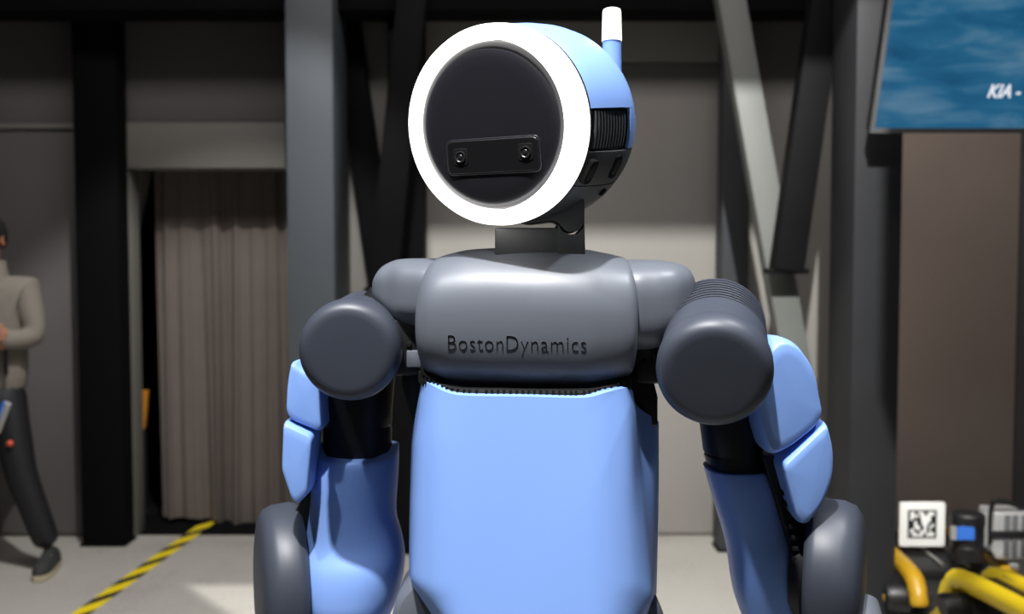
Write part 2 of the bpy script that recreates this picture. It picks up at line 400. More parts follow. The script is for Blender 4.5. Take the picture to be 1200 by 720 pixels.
# screen, top right
def screen():
    bl = W(1020, 156, 3.80); tl = W(1041, 8, 3.64)
    up = (tl - bl).normalized(); R_ = Vector((1, 0, 0)); n = R_.cross(up).normalized()   # n points away (+Y)
    if n.y < 0: n = -n
    Wd, H = 1.25, 0.72
    e = empty('wall_screen', bl + R_ * Wd / 2 + n * 0.05, 'large wall screen showing blue water, tilted down at top right', 'screen')
    def rect(x0, x1, z0, z1, off): return [bl + R_ * x + up * z + n * off for x, z in ((x0, z0), (x1, z0), (x1, z1), (x0, z1))]
    obj('housing', *extrude(rect(0, Wd, 0, H, 0.008), n * 0.05, 0.004), 'black', e)
    obj('picture', *extrude(rect(0.014, Wd - 0.014, 0.018, H - 0.014, 0.004), n * 0.005), 'screen', e)
    fr = MB()
    for r in ((0, 0.014, 0, H), (Wd - 0.014, Wd, 0, H), (0.014, Wd - .014, 0, 0.018), (0.014, Wd - .014, H - 0.014, H)):
        fr.add(*extrude(rect(*r, 0.0), n * 0.012))
    fr.build('bezel', 'grey_dark', e)
    # lettering
    c = bpy.data.curves.new('t', 'FONT'); c.body = 'KIA -'; c.size = 1; c.extrude = 0.01; c.shear = 0.25; c.offset = 0.02
    to = bpy.data.objects.new('t', c); COL.objects.link(to); bpy.context.view_layer.update()
    me = bpy.data.meshes.new_from_object(to.evaluated_get(bpy.context.evaluated_depsgraph_get()))
    vs_ = [v.co.copy() for v in me.vertices]; fs = [list(p.vertices) for p in me.polygons]
    bpy.data.objects.remove(to); x0 = min(v.x for v in vs_); x1 = max(v.x for v in vs_); h = max(v.y for v in vs_)
    P = W(1157, 114, 3.755); ox = (P - bl).dot(R_); oz = (P - bl).dot(up); sc = 38 / FPX * 3.755 / (x1 - x0)
    hs = 15 / FPX * 3.755 / h
    obj('caption', [bl + R_ * (ox + (v.x - x0) * sc) + up * (oz + v.y * hs) + n * (0.0025 - v.z * 0.1) for v in vs_], fs, 'screen_text', e)
    # ceiling mount
    m0 = bl + R_ * Wd * 0.5 + up * H * 0.6 + n * 0.05
    obj('mount_arm', *tube([m0, m0 + Vector((0, 0.25, 0.1)), m0 + Vector((0, 0.25, 5.0 - m0.z - 0.0))], 0.025), 'steel', e)
screen()

# ================================================================== HUMANOID ROBOT
RB = empty('humanoid_robot', (0.02, 1.34, 0), 'life-size humanoid robot with grey chest, light blue shells and a glowing white ring face', 'robot')

# ---- chest barrel, lofted along x
def chest():
    key = [  # px, top, bottom, yc, half depth
        (490, 362, 392, 1.345, .085), (490.3, 346, 412, 1.342, .095), (493, 328, 430, 1.340, .103), (499, 312, 441, 1.336, .109),
        (509, 303, 449, 1.332, .113), (530, 296, 459, 1.33, .117), (560, 291.5, 464, 1.328, .121), (620, 290, 466, 1.32, .124), (680, 291.5, 467, 1.313, .121),
        (705, 295, 462, 1.311, .118), (724, 299, 456, 1.309, .114), (735, 302, 450, 1.308, .110), (740, 307, 444, 1.307, .104), (742.5, 318, 434, 1.306, .096), (743, 340, 410, 1.306, .085)]
    rings = []
    sm = smooth_path(key, 5)
    for px, t, b, yc, hd in sm:
        Yf = yc - hd * 0.55
        zt_ = W(px, t, yc - hd * 0.25).z; zb = W(px, b, yc - hd * 0.5).z; x = W(px, 380, Yf).x
        rings.append(sring((x, yc, (zt_ + zb) / 2), (0, -1, 0), (0, 0, 1), hd, (zt_ - zb) / 2, 2.6, 72))
    return loft(rings)
cv, cf = chest(); ch = obj('chest_shell', cv, cf, 'grey', RB, sharp=60)
bvh = BVHTree.FromPolygons(cv, cf)
def front(x, z, tree=None):
    h = (tree or bvh).ray_cast(Vector((x, 0.5, z)), Vector((0, 1, 0)))[0]
    return h.y if h else 1.22
# seam ring at chest ends
def lettering():
    def mk(txt, xa, xb):
        c = bpy.data.curves.new('t', 'FONT'); c.body = txt; c.size = 1; c.extrude = 0.03; c.offset = -0.02; c.resolution_u = 3; c.space_character = 1.06
        to = bpy.data.objects.new('t', c); COL.objects.link(to); bpy.context.view_layer.update()
        me = bpy.data.meshes.new_from_object(to.evaluated_get(bpy.context.evaluated_depsgraph_get()))
        vs_ = [v.co.copy() for v in me.vertices]; fs = [list(p.vertices) for p in me.polygons]; bpy.data.objects.remove(to)
        x0 = min(v.x for v in vs_); x1 = max(v.x for v in vs_); out = []
        for v in vs_:
            px = xa + (xb - xa) * (v.x - x0) / (x1 - x0); py = 411.5 - v.y * 26.5 + (px - 606) * 0.012
            p = W(px, py, 1.215); y = front(p.x, p.z); p = W(px, py, y); y = front(p.x, p.z)
            out.append((p.x, y - 0.0005 - v.z * 0.012, p.z))
        return out, fs
    m = MB(); m.add(*mk('Boston', 525, 589.5)); m.add(*mk('Dynamics', 593.5, 687))
    m.build('chest_lettering', 'chrome', ch, label='dark chrome raised letters Boston Dynamics', sharp=30)
lettering()

# ---- shoulder yokes
def yoke(key, name='shoulder_yoke'):
    rings = []
    for px, t, b, yc, hd in smooth_path(key, 5):
        zt_ = W(px, t, yc - hd * .3).z; zb = W(px, b, yc - hd * .5).z
        rings.append(sring((W(px, 350, yc - hd * .55).x, yc, (zt_ + zb) / 2), (0, -1, 0), (0, 0, 1), hd, (zt_ - zb) / 2, 3.1, 72))
    return obj(name, *loft(rings), 'grey', RB, sharp=60)
yl = yoke([(437, 336, 344, 1.37, .02), (439, 324, 352, 1.37, .04), (446, 313, 362, 1.37, .055), (458, 306, 376, 1.37, .068), (470, 303.5, 383, 1.365, .078), (486, 303, 386, 1.36, .084), (502, 303, 386, 1.355, .088), (520, 303, 386, 1.35, .088)])
yr = yoke([(725, 304.5, 413, 1.31, .088), (743, 304.5, 413, 1.305, .088), (758, 304.5, 413, 1.305, .088), (774, 305, 409, 1.305, .086), (790, 307, 397, 1.305, .078), (803, 311, 384, 1.31, .066), (810, 318, 372, 1.31, .05), (813.5, 328, 358, 1.31, .03)])
# black bearing housings under the yokes
for par, x0, x1, y0, y1, yy in ((yl, 462, 494, 372, 438, 1.33), (yr, 741, 778, 400, 447, 1.285)):
    A, B = W(x0, y0, yy), W(x1, y1, yy)
    bh = obj('bearing_housing', *box(A.x, B.x, yy - 0.03, yy + 0.11, B.z, A.z, 0.006), 'black', par)
A, B = W(476, 411, 1.295), W(494, 431, 1.295)
obj('shoulder_bracket', *box(A.x, B.x, 1.295, 1.32, B.z, A.z, 0.002), 'grey', yl)
A, B = W(764, 415, 1.25), W(773, 432, 1.25)
obj('connector', *box(A.x, B.x, 1.25, 1.27, B.z, A.z, 0.002), 'black', yr)
for px, py, yy, p_ in ((479, 404, 1.297, yl), (756, 424, 1.25, yr)):
    obj('screw', *lathe(W(px, py, yy), (0, 1, 0), [(-0.002, 0.0028), (0, 0.0035), (0.006, 0.0035)], 16), 'rubber', p_)

# ---- shoulder drums facing the camera
def drum(F, Bk, r, side):
    ax = (Bk - F).normalized(); L = (Bk - F).length
    cap = [(0, 0.0), (0, r * .3), (0, r * .70), (.0006, r * .80), (.0028, r * .87), (.0070, r * .93), (.013, r * .975), (.020, r * .996), (.026, r), (.036, r), (.0375, r * .985)]
    m = obj('shoulder_drum', *lathe(F, ax, cap, 96), 'pod', RB, sharp=50)
    b0 = .036
    obj('drum_body', *lathe(F, ax, [(b0, r * .965), (b0 + .003, r * .965), (L * .52, r * .955), (L * .52 + .001, r * .88), (L * .9, r * .88), (L * .9 + .001, r * .955), (L - .012, r * .95), (L - .004, r * .88), (L, r * .5)], 96), 'pod', m, sharp=40)
    obj('groove', *lathe(F, ax, [(L * .515, r * .87), (L * .52, r * .937), (L * .90, r * .937), (L * .905, r * .87)], 80), 'rubber', m, sharp=40)
    nf = 7; s0, s1 = L * .53, L * .9
    for i in range(nf):
        s = s0 + (s1 - s0) * (i + .5) / nf; h = (s1 - s0) / nf * .20
        obj('cooling_fin', *lathe(F, ax, [(s - h, r * .88), (s - h, r * .95), (s - h * .6, r * .955), (s + h * .6, r * .955), (s + h, r * .95), (s + h, r * .88)], 80), 'pod', m, sharp=30)
    return m, ax
FL, BL = W(407, 413.5, 1.25), W(432, 391, 1.42)
FR, BR = W(837, 442, 1.13), W(838, 378, 1.315)
dl, axl = drum(FL, BL, .0655, -1)
dr, axr = drum(FR, BR, .0672, 1)
# link from yokes to drums
obj('shoulder_link', *tube([W(455, 352, 1.36), W(425, 392, 1.36)], [.03, .035], 24), 'black', yl)
obj('shoulder_link', *tube([W(785, 355, 1.31), W(825, 392, 1.25)], [.034, .036], 24), 'black', yr)

# ---- torso
def torso():
    # columns: (top py, [(py, px) ...], Y front)
    cols = [
        (500, [(440, 500), (500, 500), (690, 498), (760, 512)], 1.44),
        (462, [(440, 490), (470, 489), (520, 483), (600, 481), (684, 480.5), (720, 504), (760, 530)], 1.39),
        (449, [(440, 496), (470, 490), (520, 483), (600, 481.5), (684, 481), (720, 505), (760, 532)], 1.315),
        (446, [(440, 497), (520, 489), (600, 486), (684, 484), (720, 507), (760, 534)], 1.265),
        (452, [(440, 507), (520, 503), (690, 500), (720, 514), (760, 538)], 1.238),
        (461, [(440, 528), (520, 522), (690, 520), (760, 535)], 1.222),
        (464, [(440, 550), (760, 550)], 1.213),
        (465, [(440, 615), (760, 615)], 1.205),
        (466.5, [(440, 675), (760, 680)], 1.198),
        (465, [(440, 692), (520, 697), (690, 704), (760, 704)], 1.197),
        (459, [(440, 714), (520, 716), (690, 728), (760, 720)], 1.202),
        (455, [(440, 731), (500, 737), (600, 741), (690, 748), (760, 735)], 1.214),
        (458, [(440, 738), (480, 745), (560, 748), (640, 757), (700, 764), (720, 756), (760, 738)], 1.236),
        (476, [(440, 742), (480, 747), (540, 753), (600, 759), (690, 766), (720, 758), (760, 740)], 1.262),
        (492, [(440, 764), (490, 769), (560, 770), (700, 768), (720, 760), (760, 742)], 1.305),
        (496, [(440, 766), (490, 770), (600, 770), (700, 768), (760, 744)], 1.37),
        (500, [(440, 750), (600, 752), (700, 750), (760, 732)], 1.425)]
    R = 46; dense = []
    pys = [0] * (R + 1); n = len(cols)
    mat_ = []
    for top, pl, Y in cols:
        xs = [q[1] for q in pl]; ys = [q[0] for q in pl]; col = []
        for r in range(R + 1):
            t = r / R; py = top + (755 - top) * t; px = float(np.interp(py, ys, xs)); col.append((px, py, Y))
        # soften the interpolation
        for _ in range(1):
            col = [col[0]] + [((col[i - 1][0] + 2 * col[i][0] + col[i + 1][0]) / 4, col[i][1], Y) for i in range(1, R)] + [col[-1]]
        mat_.append(col)
    rows = []
    for r in range(R + 1):
        sl = 0.040 * (r / R)
        rows.append([W(p[0], p[1], p[2] - sl * max(0, min(1, (1.40 - p[2]) / .1))) for p in smooth_path([mat_[c][r] for c in range(n)], 5)])
    cx = sum((p for p in rows[0]), Vector()) / len(rows[0])
    def inset(row, k, dz, src=None): return [p + Vector(((cx.x - p.x) * k, (1.33 - p.y) * k, dz)) for p in row]
    rows = [inset(rows[0], .30, -.004), inset(rows[0], .06, .0025), inset(rows[0], .025, .0015), inset(rows[0], .008, 0.0002)] + [rows[0]] + rows[1:] + [inset(rows[-1], .05, -.008), inset(rows[-1], .2, -.012)]
    return loft(rows)
ts = obj('torso_shell', *torso(), 'blue', RB, sharp=40)
# dark flank plate showing above the right flank
A = [W(730, 440, 1.29), W(765, 440, 1.29), W(771, 466, 1.29), W(771, 500, 1.29), W(750, 500, 1.29), W(730, 480, 1.29)]
obj('flank_plate', *extrude(A, (0, .09, 0), .003), 'black', RB)
A = [W(496, 437, 1.33), W(472, 432, 1.33), W(470, 450, 1.33), W(484, 500, 1.33), W(492, 490, 1.33)]
obj('flank_plate', *extrude(A, (0, .09, 0), .003), 'black', RB)
# ribbed bellows band between chest and torso
path = [W(498, 440, 1.29), W(503, 446, 1.262), W(520, 456, 1.243), W(535, 461, 1.233), (W(560, 462.5, 1.226)), W(620, 463, 1.219), W(680, 463.5, 1.212), W(700, 461, 1.215), W(720, 455, 1.221), W(735, 449, 1.235), W(738, 447, 1.262)]
sp = [Vector(p) for p in smooth_path([tuple(p) for p in path], 9)]
bl_ = obj('waist_collar', *tube(sp, .0085, 10), 'rubber', RB)
# inner core so the collar is no hollow
A, B = W(505, 420, 1.3), W(733, 452, 1.3)
obj('core', *box(A.x, B.x, 1.255, 1.41, W(600, 500, 1.3).z, B.z + .03, .01), 'black', RB)
m = MB()
acc = 0; last = sp[0]
for i in range(1, len(sp)):
    seg = (sp[i] - last).length; acc += seg
    if acc > 0.0055:
        d = (sp[i] - sp[i - 1]).normalized(); nrm = Vector((d.y, -d.x, 0)).normalized()
        if nrm.y > 0: nrm = -nrm
        c = sp[i] + nrm * .0075; u = d * .0014; up = Vector((0, 0, .0068)); q = nrm * .0018
        v = [c + a * u + b * up + k * q for a in (-1, 1) for b in (-1, 1) for k in (-1, 1)]
        m.add(v, [(0, 1, 3, 2), (4, 6, 7, 5), (0, 4, 5, 1), (2, 3, 7, 6), (0, 2, 6, 4), (1, 5, 7, 3)]); acc = 0
    last = sp[i]
m.build('collar_ribs', 'rubber', bl_, kind='stuff')

# ---- neck
nk0 = W(580, 292, 1.27)
A, B = W(580, 265, 1.255), W(657, 296, 1.255)
nb = obj('neck_base', *box(A.x, B.x, 1.255, 1.36, B.z - .02, A.z - .002, .003), 'grey_dark', RB)
A, B = W(650, 262, 1.27), W(686, 298, 1.27)
obj('neck_bracket', *extrude([W(654, 262, 1.25), W(659, 271, 1.25), W(668, 275, 1.25), W(677, 274, 1.25), W(683, 268, 1.25), W(685, 258, 1.25), W(686, 300, 1.25), W(654, 300, 1.25)], (0, .09, 0), .0012), 'grey_dark', nb)
yk = obj('neck_yoke', *extrude([W(*p, 1.247) for p in roundpoly([(640, 225), (685, 232), (685, 262), (676, 272.5), (663, 272), (652, 258), (620, 262), (600, 256), (600, 225)], 6, 4)], (0, .085, 0), .002), 'grey_dark', nb)

# ---- head
HK = 1.0235
YAW, PIT = math.radians(29), math.radians(7.5)
hn = Vector((-math.sin(YAW) * math.cos(PIT), -math.cos(YAW) * math.cos(PIT), -math.sin(PIT)))
hu = Vector((math.cos(YAW), -math.sin(YAW), 0)); hv = hn.cross(hu).normalized()
HC = W(571, 148, 1.20)
def H(s, a, b): return HC - hn * s * HK + hu * a * HK + hv * b * HK       # s = distance behind the face
def hl(prof, a0=0, a1=360, n=72): return lathe(HC, -hn, [(s * HK, r * HK) for s, r in prof], n, a0, a1, uv=(hu, hv))
body = [(.034, .1158), (.038, .1175), (.06, .1200), (.09, .1225), (.125, .1235), (.15, .1215), (.174, .115), (.194, .101), (.208, .078), (.215, .048), (.218, .015)]
def patch(prof, a0, a1, t=.004, n=60):
    """thick patch of a surface of revolution"""
    k = n + 1; rings = []
    P = [(s, r, i) for i, (s, r) in enumerate(prof)]
    o_, i_ = [], []
    for s, r, _ in P:
        o_.append([H(s, r * math.cos(math.radians(a0 + (a1 - a0) * j / n)), r * math.sin(math.radians(a0 + (a1 - a0) * j / n))) for j in range(k)])
        i_.append([H(min(s, .218) - (t * .5 if s > .17 else 0), max(r - t, .001) * math.cos(math.radians(a0 + (a1 - a0) * j / n)), max(r - t, .001) * math.sin(math.radians(a0 + (a1 - a0) * j / n))) for j in range(k)])
    R = len(P); v = [p for ring in o_ for p in ring] + [p for ring in i_ for p in ring]; T = R * k; f = []
    for off in (0, T):
        for i in range(R - 1):
            for j in range(k - 1): a = off + i * k + j; f.append([a, a + 1, a + k + 1, a + k])
    for i in range(R - 1):
        for j in (0, k - 1): a = i * k + j; f.append([a, a + k, a + k + T, a + T])
    for j in range(k - 1):
        for i in (0, R - 1): a = i * k + j; f.append([a, a + 1, a + 1 + T, a + T])
    return v, f
inner = [(s, max(r - .006, .001)) for s, r in body]
hd = obj('head_core', *hl(inner), 'black', RB)
obj('head_shell', *patch(body, 6.0, 174), 'blue', hd, label='light blue upper head shell', sharp=40)
back = [(.140, .1223)] + [q for q in body if q[0] >= .15]
obj('rear_shell', *patch(back, -17.5, 5.8, n=16), 'blue', hd, sharp=40); obj('rear_shell', *patch(back, 174.2, 197.5, n=16), 'blue', hd, sharp=40)
low = body
obj('side_panel', *patch([(s, r) for s, r in low if s < .180], -39.5, -18.4, n=20), 'grey_dark', hd); obj('side_panel', *patch([(s, r) for s, r in low if s < .180], 198.4, 219.5, n=20), 'grey_dark', hd)
obj('lower_head_shell', *patch(low, 220.2, 319.8, n=50), 'grey_dark', hd, label='dark grey underside of the head', sharp=40)
for a_ in (-1, 1):   # vertical cooling fins in both side vents
    for i in range(11):
        s = .047 + .0086 * i; q = []
        r1 = .118
        for k in range(9):
            th = math.radians(-16.5 + 21 * k / 8); q.append((r1 * math.cos(th) * a_, r1 * math.sin(th)))
        v = [H(s + e_, x * rr, y * rr) for x, y in q for e_, rr in ((-.0018, .94), (-.0018, 1), (.0018, 1), (.0018, .94))]
        f = []
        for k in range(8):
            for j in range(4): a0 = k * 4; f.append([a0 + j, a0 + (j + 1) % 4, a0 + 4 + (j + 1) % 4, a0 + 4 + j])
        f += [[0, 1, 2, 3], [35, 34, 33, 32]]
        obj('vent_fin', v, f, 'grey_dark', hd)
    # side camera ports
    for s in (.048, .118):
        th = math.radians(-29.5 if s < .1 else -28); th = th if a_ > 0 else math.pi - th
        rr = .1195; e1 = Vector(hn) * -1; er = hu * math.cos(th) + hv * math.sin(th); et = -hu * math.sin(th) + hv * math.cos(th)
        c = H(s, rr * math.cos(th), rr * math.sin(th))
        for (ro, ri, d0, mt_, nm) in ((1, 0, .0030, 'rubber', 'port_frame'), (.62, 0, .0036, 'lens', 'port_lens')):
            pl = [c + er * -.002 + e1 * (.0105 * ro * math.copysign(abs(math.cos(t)) ** .6, math.cos(t))) + et * (.016 * ro * math.copysign(abs(math.sin(t)) ** .6, math.sin(t))) for t in [2 * math.pi * k / 28 for k in range(28)]]
            obj(nm, *extrude(pl, er * (d0 + .004), .0008, 1), mt_, hd)
    obj('lock_knob', *lathe(H(.125, a_ * .082, -.084), hu * a_ * .7 - hv * .7, [(-.006, .0055), (.007, .006), (.009, .0045)], 20), 'rubber', hd)
# glowing ring
rp = [(.012, .0985), (.002, .0985), (-.001, .1), (-.0022, .1035), (-.001, .1085), (.004, .1135), (.012, .1168), (.022, .1180), (.030, .1176), (.0335, .1162), (.0335, .100)]
k = 96; rings = [[H(s, r * math.cos(2 * math.pi * j / k), r * math.sin(2 * math.pi * j / k)) for j in range(k)] for s, r in rp + rp[:1]]
obj('light_ring', *loft(rings, cap=False), 'ring', hd, label='glowing white ring light around the face')
obj('ring_light_shield', *hl([(.0338, .106), (.0338, .1172), (.0365, .1172), (.0372, .106)]), 'rubber', hd)  # added black band hiding the ring's light spill at the vent
# face disc
fd = obj('face_disc', *hl([(.014, .0978), (.010, .0968), (.0065, .0945), (.0038, .091), (.0018, .086), (.0006, .079), (0, .068), (0, .001)], n=96), 'gloss', hd, sharp=60)
# camera bar
def local(px, py, Y=1.13):
    """where the view ray meets the face plane, in face axes"""
    d = (W(px, py, 1.0) - CAM).normalized(); t = (HC - CAM).dot(hn) / d.dot(hn); p = CAM + d * t - HC; return p.dot(hu) / HK, p.dot(hv) / HK
c0 = [local(*q) for q in ((524, 168), (632, 156), (634, 200), (527, 206))]
cb_a = (c0[0][0] + c0[3][0]) / 2, (c0[1][0] + c0[2][0]) / 2; cb_b = (c0[2][1] + c0[3][1]) / 2, (c0[0][1] + c0[1][1]) / 2
def rrect(a0, a1, b0, b1, r, s): return [H(s, x, y) for x, y in roundpoly([(a0, b0), (a1, b0), (a1, b1), (a0, b1)], r, 5)]
obj('camera_bar_rim', *extrude(rrect(cb_a[0] - .001, cb_a[1] + .001, cb_b[0] - .001, cb_b[1] + .001, .009, .001), hn * .0026, .0010), 'gloss', hd)
obj('camera_bar', *extrude(rrect(cb_a[0] + .0012, cb_a[1] - .0012, cb_b[0] + .0012, cb_b[1] - .0012, .008, .001), hn * .0030, .0004, 1), 'bar', hd)
for (px, py) in ((541, 184), (617, 178)):
    a, b = local(px, py); h = .0098
    obj('camera_socket', *extrude(rrect(a - h, a + h, b - h, b + h, .0045, -.0019), hn * .0007, .0004, 1), 'rubber', hd)
    v, f = lathe(H(-.0026, a, b), hn, [(0, .0072), (.0012, .0072), (.0016, .0062), (.0006, .0050), (.0006, .0030), (.0012, .0024), (.0014, .0002)], 32)
    obj('camera_lens', v, f, 'lens', hd)
# antenna on the rear right
at_base = W(717, 96, 1.36); at_top = W(717, 10, 1.36)
adir = (at_top - at_base).normalized(); L_ = (at_top - at_base).length
obj('antenna_stem', *lathe(at_base, adir, [(-.04, .0143), (0, .0133), (L_ * .56, .0125), (L_ * .565, .011)], 32), 'blue', hd)
obj('antenna_tip', *lathe(at_base + adir * L_ * .555, adir, [(0, .0136), (L_ * .39, .0125), (L_ * .43, .0115), (L_ * .445, .0085), (L_ * .448, .001)], 32), 'beacon', hd, label='glowing white beacon tip')

# ---- arms
def arm_shell(key, name, m, parent, e=2.3, n=56, close_top=True, dip=None, lab=None):
    rings = []
    for i, (py, xl, xr, yc, hd_) in enumerate(smooth_path(key, 6)):
        A, B = W(xl, py, yc), W(xr, py, yc)
        r = sring((A + B) / 2, (B - A) / 2, (0, -1, 0), 1, hd_, e, n)
        rings.append(r)
    if dip:
        for i in range(len(rings)):
            k = max(0, 1 - i / 10)
            for p in rings[i]:
                fr = max(0, min(1, (rings[i][0] + rings[i][n // 2]).y / 2 - p.y + .02)) * 1
                yc = (rings[i][0].y + rings[i][n // 2].y) / 2
                if p.y < yc: p.z -= dip * k * min(1, (yc - p.y) / .03)
    rings = [[c + (p - c) * .80 for p in rings[0] for c in [sum(rings[0], Vector()) / n]], [c + (p - c) * .95 + Vector((0, 0, .0008)) for p in rings[0] for c in [sum(rings[0], Vector()) / n]]] + rings
    return obj(name, *loft(rings), m, parent, sharp=60, label=lab)
def pillow(outline, Yf, depth, name, m, parent, rr=8, edge=.010, tiltx=0, rows=8, dy=None, n_in=5):
    """solid moulded shell: rounded front dropping back at its edges"""
    P = roundpoly(outline, rr, 5); n = len(P); c = sum(P) / n; rings = []
    pts = [W(p[0], p[1], Yf + depth * .35) for p in P]; C = sum(pts, Vector()) / n
    x0 = min(p.x for p in pts); x1 = max(p.x for p in pts)
    def lay(k, off): return [Vector((C.x + (p.x - C.x) * k, Yf + off + tiltx * (C.x + (p.x - C.x) * k - C.x) + (dy(C.x + (p.x - C.x) * k, C.z + (p.z - C.z) * k) if dy else 0), C.z + (p.z - C.z) * k)) for p in pts]
    rings.append(lay(.7, depth)); rings.append(lay(.93, depth * .97)); rings.append(lay(.98, depth * .8)); rings.append(lay(1, depth * .45))
    for q in range(1, 6):
        a = q / 5 * math.pi / 2; rings.append(lay(1 - edge * 1.2 * (1 - math.cos(a)) / .05 * .5, depth * .3 * (1 - math.sin(a))))
    s = 1 - edge * 1.2 / .05 * .5
    for q in (.8, .6, .4, .2, .05): rings.append(lay(s * q, -.0016 * (1 - q * q)))
    return obj(name, *loft(rings), m, parent, sharp=60)

# left arm (left in the photo)
la = obj('upper_arm', *loft([sring(W(x, y, 1.445), (1, 0, 0), (0, -1, 0), r * 1.06, .038, 2.2, 40) for x, y, r in ((420, 440, .05), (419, 480, .0475), (419, 497, .047), (419, 499, .045), (419, 501, .047), (419, 540, .047), (417, 560, .042))]), 'black', RB)
arm_shell([(522, 372, 467, 1.44, .052), (536, 370, 467, 1.44, .056), (560, 367, 466, 1.44, .058), (600, 364, 464, 1.44, .06), (630, 359, 471, 1.44, .066), (655, 355.5, 474, 1.44, .082), (682, 355, 471, 1.44, .088), (705, 359, 464, 1.44, .086), (730, 366, 452, 1.44, .066), (748, 380, 440, 1.44, .045)],
          'lower_arm_shell', 'blue', la, dip=.016)
pillow([(345, 420), (356, 430), (378, 440), (382, 500), (376, 504), (338, 488), (340, 446)], 1.36, .07, 'arm_panel', 'blue', la, 14)
pillow([(336, 489), (371, 506), (365, 575), (352, 588), (346, 582), (334, 546)], 1.35, .075, 'arm_panel', 'blue', la, 7)
# right arm
ra = obj('upper_arm', *loft([sring(W(x, y, 1.32), (1, 0, 0), (0, -1, 0), r, .038, 2.2, 40) for x, y, r in ((852, 470, .044), (856, 500, .040), (859, 529, .039), (860, 531, .037), (860, 533, .039), (866, 560, .038), (880, 590, .035))]), 'black', RB)
arm_shell([(546, 825, 903, 1.32, .046), (560, 829, 908, 1.32, .050), (588, 837, 914, 1.32, .052), (620, 847, 922, 1.32, .054), (645, 853, 929, 1.318, .056), (680, 858, 933, 1.315, .058), (705, 864, 935, 1.315, .058), (730, 874, 932, 1.315, .052), (752, 888, 926, 1.315, .035)],
          'lower_arm_shell', 'blue', ra, dip=.004)
pillow([(893, 400), (908, 392), (928, 400), (951, 430), (958, 468), (962, 484), (951, 500), (919, 521), (892, 531), (882, 502), (874, 460)], 1.235, .10, 'arm_panel', 'blue', ra, [14, 14, 20, 24, 20, 14, 8, 12, 14, 10, 10], tiltx=.35)
pillow([(904, 536), (963, 489), (972, 520), (971, 556), (954, 592), (934, 611), (922, 600)], 1.24, .095, 'arm_panel', 'blue', ra, [8, 8, 20, 25, 20, 10, 8], tiltx=.35)
# ratcheted dark inner arm beside the right shell
A = [W(*p, 1.27) for p in ((893, 535), (914, 535), (944, 620), (952, 720), (930, 720), (925, 640))]
ia = obj('inner_frame', *extrude(A, (0, .05, 0), .003), 'black', ra)
for i in range(9):
    px = 921 + i * 2.4; py = 578 + i * 13; p = W(px, py, 1.262)
    obj('rack_tooth', *box(p.x - .006, p.x + .005, 1.258, 1.275, p.z - .003, p.z + .003, .001), 'rubber', ra)
A = [W(*p, 1.44) for p in ((364, 500), (376, 505), (366, 600), (356, 660), (362, 720), (348, 720), (345, 600), (352, 588))]
obj('inner_frame', *extrude(A, (0, .05, 0), .003), 'black', la)
# elbows: thick discs on the outside of each arm
def elbow(c, ax, r, t, par):
    ax = Vector(ax).normalized(); m = obj('elbow_drum', *lathe(c, ax, [(-.012, r * .6), (-.010, r * .93), (-.004, r * .985), (.004, r), (t * .55, r * .985), (t * .8, r * .93), (t * .93, r * .82), (t, r * .62), (t * 1.03, r * .3), (t * 1.035, .001)], 80), 'pod', RB, sharp=50)
    obj('bearing', *lathe(c, ax, [(-.030, r * .4), (-.029, r * .70), (-.016, r * .74), (-.011, r * .72), (-.009, r * .5)], 64), 'black', m)
    return m
el = elbow(W(345, 686, 1.465), (-1, -.34, .0), .122, .054, la)
er = elbow(W(957, 672, 1.31), (1, -.40, .0), .100, .060, ra)
# forearms, hanging down to below the frame, with hands
def forearm(px0, py0, Y, px1, py1, Y1, par, side):
    p, q = W(px0, py0, Y), W(px1, py1, Y1); d = (q - p).normalized(); _, u, v = frame(d); L = (q - p).length
    ks = [(0, .040), (.03, .046), (.1, .046), (.5, .042), (.9, .033), (1.0, .030)]
    f_ = obj('forearm', *loft([sring(p + d * (L * s), u, v, r, r * .95, 2.8, 40) for s, r in ks]), 'grey', RB)
    obj('wrist', *tube([q, q + d * .03], .027, 24), 'black', f_)
    c = q + d * .075
    hnd = obj('hand', *loft([sring(q + d * (.03 + .085 * s), u, v, .032 * k_, .018 * k_, 3, 32) for s, k_ in ((0, .8), (.1, 1), (.6, 1.15), (.95, 1.1), (1, .9))]), 'grey_dark', RB)
    for i in range(3):
        b = q + d * .112 + u * (.024 * (i - 1)); pts = [b, b + d * .035 - v * .004, b + d * .06 + v * -.016, b + d * .075 - v * .034]
        obj('finger', *tube(smooth_path([tuple(x) for x in pts], 4), .0095, 12), 'black', hnd)
    b = q + d * .06 - u * .034 * side; pts = [b, b + d * .03 - u * side * .02 - v * .008, b + d * .055 - u * side * .022 - v * .026]
    obj('thumb', *tube(smooth_path([tuple(x) for x in pts], 4), .010, 12), 'black', hnd)
forearm(334, 742, 1.42, 322, 870, 1.22, la, 1)
forearm(985, 712, 1.30, 1035, 900, 1.14, ra, -1)

